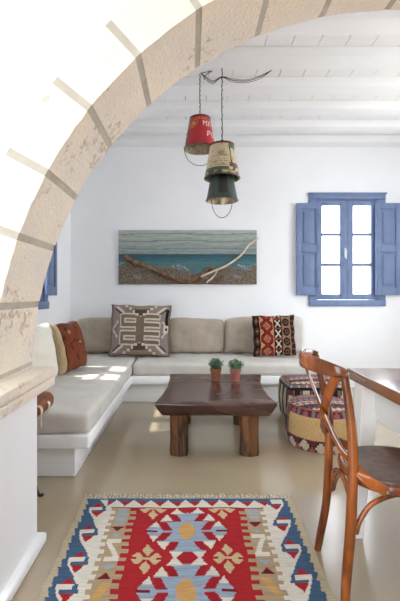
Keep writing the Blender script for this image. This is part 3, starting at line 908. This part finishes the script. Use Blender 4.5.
# ---------------------------------------------------------------- dining table
dt = thing('dining_table', 'dining table with varnished brown top and white legs, at the right edge', 'table', (1.4, 1.4, 0))
def lb(mb, x0, x1, y0, y1, z0, z1, **k): mb.box(x0 - 1.4, x1 - 1.4, y0 - 1.4, y1 - 1.4, z0, z1, **k)
mb = MB(); lb(mb, 0.868, 1.95, 0.35, 2.215, 0.686, 0.74, bev=0.005, seg=2); mb.build('table_top', M['dinetop'], dt, 30)
mb = MB()
lb(mb, 0.925, 0.95, 0.47, 2.12, 0.525, 0.686, bev=0.003); lb(mb, 1.87, 1.895, 0.47, 2.12, 0.525, 0.686, bev=0.003)
lb(mb, 0.925, 1.895, 2.095, 2.12, 0.525, 0.686, bev=0.003); lb(mb, 0.925, 1.895, 0.47, 0.495, 0.525, 0.686, bev=0.003)
mb.build('apron', M['whitelegs'], dt, 30)
def splay_leg(xt0, xt1, yt0, yt1, xb0, xb1, yb0, yb1):
    mb = MB()
    a = [(xb0, yb0, 0), (xb1, yb0, 0), (xb1, yb1, 0), (xb0, yb1, 0), (xt0, yt0, .686), (xt1, yt0, .686), (xt1, yt1, .686), (xt0, yt1, .686)]
    bm = bmesh.new(); V = [bm.verts.new((p[0] - 1.4, p[1] - 1.4, p[2])) for p in a]
    for f in ((3, 2, 1, 0), (4, 5, 6, 7), (0, 1, 5, 4), (1, 2, 6, 5), (2, 3, 7, 6), (3, 0, 4, 7)): bm.faces.new([V[i] for i in f])
    bmesh.ops.bevel(bm, geom=bm.edges[:], offset=0.004, segments=2, affect='EDGES')
    mb.bm(bm); mb.build('leg', M['whitelegs'], dt, 30)
splay_leg(0.872, 0.965, 2.02, 2.12, 0.775, 0.812, 1.875, 1.92)
splay_leg(1.80, 1.925, 1.99, 2.12, 1.97, 2.01, 1.875, 1.92)
splay_leg(0.875, 1.00, 0.47, 0.60, 0.775, 0.812, 0.67, 0.715)
splay_leg(1.80, 1.925, 0.47, 0.60, 1.97, 2.01, 0.67, 0.715)

# ---------------------------------------------------------------- bentwood chair
CX, CY = 0.83, 1.63
ch = thing('dining_chair', 'honey-brown bentwood cross-back chair with dark seat, pushed up to the dining table', 'chair', (CX, CY, 0))
def W_(p): return (p[0] - CX, p[1] - CY, p[2])
def part(name, parts, m=None):
    mb = MB()
    for (pts, kw) in parts: tube(mb, [W_(p) for p in pts], **kw)
    return mb.build(name, m or M['chairwood'], ch, 45)
near = [(0.562, 1.445, 0.0), (0.562, 1.448, 0.05), (0.569, 1.45, 0.143), (0.582, 1.45, 0.295), (0.590, 1.45, 0.50), (0.588, 1.45, 0.632), (0.576, 1.45, 0.744), (0.560, 1.452, 0.862)]
far = [(0.574, 1.80, 0.0), (0.585, 1.80, 0.06), (0.611, 1.80, 0.20), (0.622, 1.80, 0.346), (0.627, 1.80, 0.54), (0.622, 1.80, 0.62), (0.600, 1.80, 0.73), (0.566, 1.797, 0.872)]
rl = lambda t: 0.015 + 0.004 * math.sin(PI * min(1, t * 1.1))
part('back_leg', [(near, dict(r=rl, n=14))]); part('back_leg', [(far, dict(r=rl, n=14))])
# front legs
for yy, y2 in ((1.475, 1.46), (1.785, 1.80)):
    part('front_leg', [([(1.045, y2, 0.0), (1.03, y2, 0.15), (1.00, yy, 0.432)], dict(r=lambda t: 0.013 + 0.004 * t, n=12))])
# crest rail: wide flat band bowed backwards
rail = [(0.566, 1.436, 0.862), (0.525, 1.455, 0.872), (0.483, 1.52, 0.880), (0.458, 1.63, 0.884), (0.490, 1.735, 0.884), (0.540, 1.80, 0.880), (0.575, 1.815, 0.876)]
part('crest_rail', [(rail, dict(r=lambda t: 0.015 + 0.017 * math.sin(PI * t), r2=0.0105, side=(0, 0, 1), n=16, power=0.7, sm=10))])
# crossing bands
bandA = [(0.492, 1.735, 0.868), (0.508, 1.70, 0.80), (0.536, 1.65, 0.70), (0.558, 1.575, 0.61), (0.580, 1.485, 0.545), (0.63, 1.430, 0.49), (0.70, 1.421, 0.447)]
bandB = [(0.545, 1.462, 0.872), (0.532, 1.50, 0.82), (0.530, 1.56, 0.75), (0.540, 1.62, 0.69), (0.566, 1.70, 0.62), (0.600, 1.775, 0.55), (0.66, 1.842, 0.485), (0.74, 1.842, 0.447)]
def nrm(t, s):
    return Vector((0.9 * (1 - t) + 0.15 * t, s * (0.1 + 1.0 * t), 0.25)).normalized()
def band(pts, s):
    return (pts, dict(r=0.0065, r2=0.019, side=lambda t: nrm(t, s), n=14, power=0.75, sm=10))
A2 = [(p[0] - 0.006, p[1], p[2]) for p in bandA[:4]] + bandA[4:]
B2 = [(p[0] + 0.006, p[1], p[2]) for p in bandB[:5]] + bandB[5:]
bA = part('back_band', [band(bandA, -1)]); bB = part('back_band', [band(B2, 1)])
# seat: rim ring and dark panel
def ringpts(rx, ry, z, n=60):
    out = []
    for k in range(n + 1):
        a = 2 * PI * k / n
        sx = rx * (1.0 if math.cos(a) > 0 else 0.98)
        out.append((CX + sx * math.copysign(abs(math.cos(a)) ** 0.88, math.cos(a)), CY + ry * math.copysign(abs(math.sin(a)) ** 0.88, math.sin(a)), z))
    return out
part('seat_frame', [(ringpts(0.200, 0.196, 0.437), dict(r=0.019, r2=0.014, side=(0, 0, 1), n=12, sm=0, power=0.7))])
mb = MB(); vs, fs = [], []
base = ringpts(1, 1, 0, 48)[:-1]; n_ = len(base)
for (s, z) in ((0.0, 0.455), (0.3, 0.4555), (0.7, 0.458), (0.90, 0.4615), (0.965, 0.461), (0.985, 0.455), (0.985, 0.44), (0, 0.438)):
    for p in base: vs.append(((p[0] - CX) * s * 0.200, (p[1] - CY) * s * 0.196, z))
for i in range(7):
    for k in range(n_): fs.append((i * n_ + k, i * n_ + (k + 1) % n_, (i + 1) * n_ + (k + 1) % n_, (i + 1) * n_ + k))
mb.add(vs, fs); mb.build('seat', M['seatwood'], ch, 45)
# bent braces below the seat
def arch_(p, q, z0=0.275, z1=0.415):
    P, Q = Vector(p), Vector(q)
    return [tuple(P.lerp(Q, f)[:2]) + (z,) for f, z in ((0.02, z0), (0.06, z0 + .05), (0.16, z0 + .105), (0.33, z1 - 0.004), (0.5, z1 + .004), (0.67, z1 - 0.004), (0.84, z0 + .105), (0.94, z0 + .05), (0.98, z0))]
kw = dict(r=0.0095, n=10)
c1, c2, c3, c4 = (0.598, 1.462, 0), (0.632, 1.790, 0), (1.010, 1.788, 0), (1.010, 1.472, 0)
part('leg_brace', [(arch_(c1, c2), kw)]); part('leg_brace', [(arch_(c1, c4), kw)])
part('leg_brace', [(arch_(c2, c3), kw)]); part('leg_brace', [(arch_(c4, c3), kw)])
for (x, y, z), bp_ in (((0.698, 1.409, 0.450), bA), ((0.742, 1.852, 0.450), bB)):
    mb = MB(); lathe(mb, [(0, -.006), (.006, -.005), (.0075, 0), (.006, .004), (0, .006)], 12, c=W_((x, y, z)), close=False)
    mb.build('screw', M['brass'], bp_)

# ---------------------------------------------------------------- painting
pt_ = thing('wall_art', 'wide seascape painted on boards with real driftwood branches, on the back wall', 'artwork', (-0.03, YB - 0.002, 1.27))
mb = MB(); PW, PH = 1.70, 0.665
nx, nz = 170, 70
def sea(u, v):
    rnd = random.random()
    x = u * 170
    if v > 0.56:
        k = (v - .56) / .44
        c = Vector(srgb(140, 152, 152)).lerp(Vector(srgb(172, 180, 170)), k)
        for L in (0.66, 0.80, 0.93):
            if abs(v - L + 0.006 * math.sin(x * .05 + L * 9)) < 0.008: c *= 0.62
        c *= 1 + 0.08 * math.sin(v * 60 + math.sin(x * .06) * 2)
        return tuple(c)
    if v > 0.42:
        k = (v - .42) / .14
        c = Vector(srgb(62, 112, 120)).lerp(Vector(srgb(44, 74, 92)), k)
        return tuple(c * (1 + .15 * math.sin(v * 140 + u * 20)))
    shore = 0.30 + 0.06 * math.sin(u * 7 + .6) + 0.03 * math.sin(u * 19)
    if v > shore + (rnd - .5) * .07:
        c = Vector(srgb(66, 116, 124)).lerp(Vector(srgb(96, 116, 116)), rnd * .6)
        if abs(v - shore - .02 - .03 * math.sin(u * 31)) < .022 and rnd > .45 and math.sin(u * 13 + 1) > -.4: c = Vector(srgb(160, 176, 180))
        if (u - .15) * .9 + v > .52 - rnd * .1 and .12 < u < .2 and v < .36: c = Vector(srgb(170, 184, 186))
        return tuple(c)
    c = Vector(srgb(72, 62, 54)).lerp(Vector(srgb(140, 124, 104)), rnd)
    if math.sin(u * 26 + v * 9) * math.sin(v * 20 + 2) > .75: c = c.lerp(Vector(srgb(130, 150, 156)), .6)
    return tuple(c)
vs = [(-PW / 2 + PW * i / nx, -0.028, PH * j / nz) for j in range(nz + 1) for i in range(nx + 1)]
fs = []; cs = []
for j in range(nz):
    for i in range(nx):
        fs.append((j * (nx + 1) + i, j * (nx + 1) + i + 1, (j + 1) * (nx + 1) + i + 1, (j + 1) * (nx + 1) + i)); cs.append(sea((i + .5) / nx, (j + .5) / nz))
mb.add(vs, fs, cs)
x0, x1, y0, y1 = -PW / 2, PW / 2, -0.028, 0.0
c8 = [(x0, y0, 0), (x1, y0, 0), (x1, y1, 0), (x0, y1, 0), (x0, y0, PH), (x1, y0, PH), (x1, y1, PH), (x0, y1, PH)]
mb.add(c8, [(0, 1, 2, 3), (4, 7, 6, 5), (1, 5, 6, 2), (2, 6, 7, 3), (3, 7, 4, 0)], srgb(90, 78, 66))
mb.build('painted_boards', M['paint'], pt_, 0, usecol=True)
def wp(px, py): return ((px - 190) / 80.8 + 0.03, 0, (294 - py) / 80.8 + 1.15 - 1.27)
def stick(pl, r0, r1, m, depth=0.05, j=0.12):
    mb = MB(); pts = []
    for i, (a, b) in enumerate(pl): q = wp(a, b); pts.append((q[0], -depth - 0.008 * math.sin(i * 2.1), q[2]))
    tube(mb, pts, lambda t: r0 + (r1 - r0) * t, n=8, sm=5, jit=j); return mb.build('driftwood_branch', m, pt_, 50)
stick([(126, 257), (133, 262), (146, 266), (160, 273), (176, 280), (190, 283)], 0.034, 0.014, M['drift'], 0.065)
stick([(181, 281), (196, 279), (205, 272), (213, 268)], 0.016, 0.024, M['drift'], 0.055)
stick([(196, 284), (203, 280), (207, 282), (216, 282), (222, 277)], 0.010, 0.012, M['drift'], 0.055)
stick([(201, 277), (212, 272), (226, 266), (240, 256), (248, 246), (257, 239)], 0.014, 0.010, M['driftpale'], 0.075, 0.08)
stick([(206, 283), (214, 276), (217, 270)], 0.011, 0.007, M['driftpale'], 0.085, 0.08)

# ---------------------------------------------------------------- bucket lamps
FONT = {'M': ["10001", "11011", "10101", "10101", "10001", "10001", "10001"], 'A': ["01110", "10001", "10001", "11111", "10001", "10001", "10001"],
        'P': ["11110", "10001", "10001", "11110", "10000", "10000", "10000"], 'O': ["01110", "10001", "10001", "10001", "10001", "10001", "01110"]}
def textat(s, px, py):
    """px,py in font pixels from the left and top of the text"""
    if py < 0 or py >= 7 or px < 0: return False
    k = int(px // 6.5); q = px - k * 6.5
    if k >= len(s) or q >= 5: return False
    return FONT[s[k]][int(py)][int(q)] == '1'
NBK = 140
def bucket(loc, r0, r1, H, colf, label, rot, bail_tilt, bail_r, topwire, group, bw=1.0):
    """upside-down pail: r0 upper radius, r1 lower radius, open below"""
    t = thing('bucket_lamp', label, 'pendant lamp', loc, rot, group)
    mb = MB(); K = 60
    prof = [(r0 + (r1 - r0) * (1 - j / K), H * j / K) for j in range(K + 1)]
    lathe(mb, prof, NBK, colf, close=False)
    n = NBK
    # closed top (the pail's bottom)
    vs = [(r0 * math.cos(2 * PI * k / n), r0 * math.sin(2 * PI * k / n), H) for k in range(n)] + [(r0 * .9 * math.cos(2 * PI * k / n), r0 * .9 * math.sin(2 * PI * k / n), H - .008) for k in range(n)]
    mb.add(vs, [(k, (k + 1) % n, n + (k + 1) % n, n + k) for k in range(n)] + [tuple(range(n, 2 * n))], colf(0, 0.99, 59))
    shd = mb.build('shade', M['tin'], t, 40, usecol=True)
    mb = MB(); lathe(mb, [(r1 + 0.002, 0.0), (r1 - 0.003, 0.0), (r0 - 0.004, H - .012), (0.0, H - .012)], 60, close=False)
    mb.build('inside', M['brass'], shd)
    for z, rr in ((0.004, r1 + .001), (H - 0.003, r0)):
        mb = MB()
        tube(mb, [(rr * math.cos(2 * PI * k / 48), rr * math.sin(2 * PI * k / 48), z) for k in range(49)], 0.0035, n=6, sm=0)
        mb.build('rim', M['wire'], shd)
    mb = MB()
    ca = math.cos(bail_tilt); sa = math.sin(bail_tilt); pts = []
    for k in range(21):
        a = PI * k / 20; q = r1 * bw * math.cos(a); d = bail_r * math.sin(a)
        pts.append((q, d * sa, 0.012 - d * ca))
    tube(mb, pts, 0.0026, n=6, sm=0)
    mb.build('bail_handle', M['wire'], t)
    mb = MB()
    pts = [(0.028, 0, H - .004), (0.024, 0, H + 0.022), (0, 0, H + 0.04), (-0.024, 0, H + .022), (-0.028, 0, H - .004)]
    tube(mb, pts, 0.0025, n=6)
    mb.build('hanging_loop', M['wire'], t)
    # socket and bulb inside
    mb = MB(); lathe(mb, [(0, H - 0.012), (0.018, H - .013), (0.018, H - 0.07), (0.012, H - .075), (0, H - .075)], 16, close=False); mb.build('socket', M['hinge'], t)
    mb = MB(); lathe(mb, [(0, H - .072), (0.012, H - .078), (0.026, H - .11), (0.028, H - .125), (0.018, H - .148), (0, H - .155)], 20, close=False); mb.build('bulb', M['cream'], t)
    if topwire:
        mb = MB(); zt = topwire - loc[2]
        tube(mb, [(0, 0, H + .036), (0.002, 0, H + .12), (-0.002, 0.001, (H + zt) / 2), (0.001, 0, zt)], 0.0032, n=6)
        tube(mb, [(0.006 * math.cos(i * .9), 0.006 * math.sin(i * .9), H + .038 + (zt - H - .038) * i / 60) for i in range(61)], 0.0018, n=5, sm=0)
        mb.build('cord', M['wire'], t)
    return t
RR = srgb(178, 30, 40); CRT = srgb(222, 204, 168)
def f_red(a, h, i):
    # a measured from +x; the camera side is a = 3pi/2
    d = (a - 1.5 * PI) ; d = (d + PI) % (2 * PI) - PI           # 0 = towards the camera, + = right
    rr = 0.135 - 0.05 * h
    xx = d * rr * 100; yy = h * 27                             # centimetres across / up
    ms = math.sin(d * 9 + h * 5) * math.sin(h * 17 + d * 3)
    if h < 0.04: return srgb(60, 20, 20)
    if textat('MA', (xx - 2.2) / 0.75, (21.6 - yy) / 0.68): return srgb(236, 224, 212)
    if textat('PO', (xx - 6.0) / 0.72, (12.6 - yy) / 0.68): return srgb(236, 224, 212)
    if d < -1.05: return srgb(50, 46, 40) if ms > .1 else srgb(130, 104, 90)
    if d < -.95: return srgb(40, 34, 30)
    if h > 0.93: return srgb(120, 26, 26) if ms > -.5 else srgb(46, 24, 20)
    e = ((xx + 5.5) / 3.6, (yy - 19 - (xx + 5.5) * .35) / 3.6)
    q = math.hypot(*e)
    if q < .45: return srgb(208, 160, 60)
    if q < .78: return srgb(150, 60, 40)
    if q < 1: return srgb(214, 120, 40)
    if -3.5 < xx < 6 and 22.3 < yy < 24.2 and (int(xx * 1.7) % 3): return srgb(222, 110, 50)
    return RR
def f_cream(a, h, i):
    d = (a - 1.5 * PI); d = (d + PI) % (2 * PI) - PI
    ms = math.sin(d * 7 + h * 6) * math.sin(h * 15 - d * 4)
    C = srgb(200, 184, 150); Gn = srgb(56, 92, 48)
    if h > 0.93: return srgb(92, 40, 34)
    if d > 0.45 and h > 0.80: return Gn
    if h < 0.05: return srgb(70, 56, 44)
    if h < 0.14: return srgb(170, 150, 120) if ms > 0 else srgb(80, 60, 46)
    if h < 0.24: return Gn if d < .35 else (srgb(84, 48, 38) if ms > -.3 else C)
    if abs(d - 0.55 + (h - .5) * .12) < 0.05: return srgb(70, 46, 38)
    if d > 0.40 and h < 0.36: return srgb(92, 56, 44)
    if -0.95 < d < 0.42:
        for r_ in (0.28, 0.34, 0.40, 0.46):
            if abs(h - r_) < .014 and (math.sin(d * 40 + r_ * 90) > -.45): return srgb(132, 96, 74)
        if 0.56 < h < 0.70 and abs(d + .1) < .18 and math.sin(d * 38) * math.sin(h * 70) > 0.0: return srgb(84, 76, 46)
        if abs(h - .56) < .01: return srgb(150, 120, 90)
    return C if ms > -.75 else srgb(176, 150, 116)
def f_green(a, h, i):
    d = (a - 1.5 * PI); d = (d + PI) % (2 * PI) - PI
    ms = math.sin(d * 6 + h * 4)
    if abs(d) < .30 and h > 0.15: return srgb(24, 22, 20)
    if h < .03: return srgb(90, 90, 80)
    return srgb(40, 56, 48) if ms > -.3 else srgb(52, 66, 56)
grp = 'tin bucket pendant lamps'
# red: centre px x 200
s = 400 / 3.45
bucket((0.086, 3.45, 1.15 + (294 - 149.5) / s), 0.088, 0.136, 0.268, f_red, 'red printed tin bucket hung upside down as a lamp, left of the three', D2R(0), D2R(18), 0.145, 3.045, grp)
s2 = 400 / 3.22
zc = 1.15 + (294 - 179) / s2
cb = bucket((0.258, 3.22, zc), 0.094, 0.142, 0.275, f_cream, 'cream and green printed tin bucket lamp, above the dark green one', 0, D2R(70), 0.02, ZC - 0.084, grp)
zg = 1.15 + (294 - 201) / s2
gb = bucket((0.258, 3.225, zg), 0.075, 0.128, 0.275, f_green, 'dark green tin bucket lamp, lowest of the three pendants', 0, D2R(4), 0.145, None, grp, 0.66)
gb.rotation_euler.z = 0
# loose twisted supply wire slung below the ceiling
mb = MB()
def cw(px, py, y): k = 400 / y; return ((px - 190) / k, y, 1.15 + (294 - py) / k)
for q, off in ((0, 0), (1, 1.6), (2, -1.2)):
    tube(mb, [cw(200, 72, 3.44), cw(206, 78 + off, 3.42), cw(213, 82 + off, 3.35), cw(222, 77 + off * .3, 3.24), cw(232, 80 + off, 3.23), cw(246, 81 + off, 3.23), cw(260, 77 + off, 3.24), cw(272, 70, 3.26)], 0.0030 if q == 0 else 0.0022, n=5)
tube(mb, [cw(200, 73, 3.44), cw(207, 72, 3.42), cw(212, 71, 3.40), cw(206, 75, 3.42), cw(204, 80, 3.42)], 0.003, n=5)
o = mb.build('supply_wire', M['wire']); tag(o, 'tangled dark supply wires strung just below the white ceiling beams', 'wire')

# ---------------------------------------------------------------- iron stool with leather sling behind the pier
st = thing('folding_stool', 'brown leather sling stool with buckled straps, half hidden behind the stone pier', 'stool', (-0.93, 2.15, 0))
mb = MB(); soft_box(mb, -0.16, 0.165, -0.10, 0.13, 0.51, 0.60, 0.04, puff=0.01, seed=9); mb.build('leather_seat', M['leather'], st, 70)
for (x, y, fx) in ((0.015, -0.05, 0.06), (0.015, 0.11, 0.06), (-0.12, -0.10, -0.19), (-0.12, 0.10, -0.19)):
    mb = MB(); sx = 1 if x > 0 else -1
    tube(mb, [(x - .02 * sx, y, 0.51), (x, y, 0.25), (fx, y, 0.06), (fx + 0.012 * sx, y, 0.022), (fx + 0.025 * sx, y, 0.012), (fx + .04 * sx, y, 0.018)], lambda t: 0.009, n=8); mb.build('leg', M['hinge'], st)
mb = MB()
for yy in (-0.05, 0.06):
    tube(mb, [(0.10, yy, 0.58), (0.172, yy - .06, 0.565), (0.165, yy - .07, 0.52), (0.10, yy - .05, 0.49)], 0.012, r2=0.003, side=(0, 1, 0), n=8)
mb.build('strap', M['driftpale'], st)
mb = MB()
tube(mb, [(0.135, -0.125, 0.525), (0.180, -0.13, 0.535), (0.178, -0.13, 0.48), (0.140, -0.125, 0.47), (0.135, -0.125, 0.525)], 0.0042, n=6, sm=0)
mb.build('buckle', M['driftpale'], st)

# ---------------------------------------------------------------- light
w = bpy.data.worlds.new('sky'); S.world = w; w.use_nodes = True
bg = w.node_tree.nodes['Background']; bg.inputs['Color'].default_value = (0.89, 0.94, 1.0, 1); bg.inputs['Strength'].default_value = 6.3
sl = bpy.data.lights.new('sun', 'SUN'); sl.energy = 7; sl.angle = D2R(1.5); sl.color = (1, 0.95, 0.86)
so = bpy.data.objects.new('sun', sl); COL.objects.link(so)
d = Vector((1, 0.02, -1.52))
so.rotation_euler = d.to_track_quat('-Z', 'Y').to_euler()

cam = bpy.data.cameras.new('camera'); co = bpy.data.objects.new('camera', cam); COL.objects.link(co)
co.location = (0, 0, 1.15); co.rotation_euler = (PI / 2, 0, 0)
cam.sensor_fit = 'VERTICAL'; cam.sensor_height = 36; cam.sensor_width = 24; cam.lens = 400 / 601 * 36
cam.shift_x = 10 / 601; cam.shift_y = -6.5 / 601
cam.clip_start = 0.05
S.camera = co
S.cycles.use_denoising = True
S.cycles.max_bounces = 14; S.cycles.diffuse_bounces = 10
S.view_settings.view_transform = 'Standard'; S.view_settings.look = 'None'; S.view_settings.gamma = 1
S.view_settings.exposure = 0.06
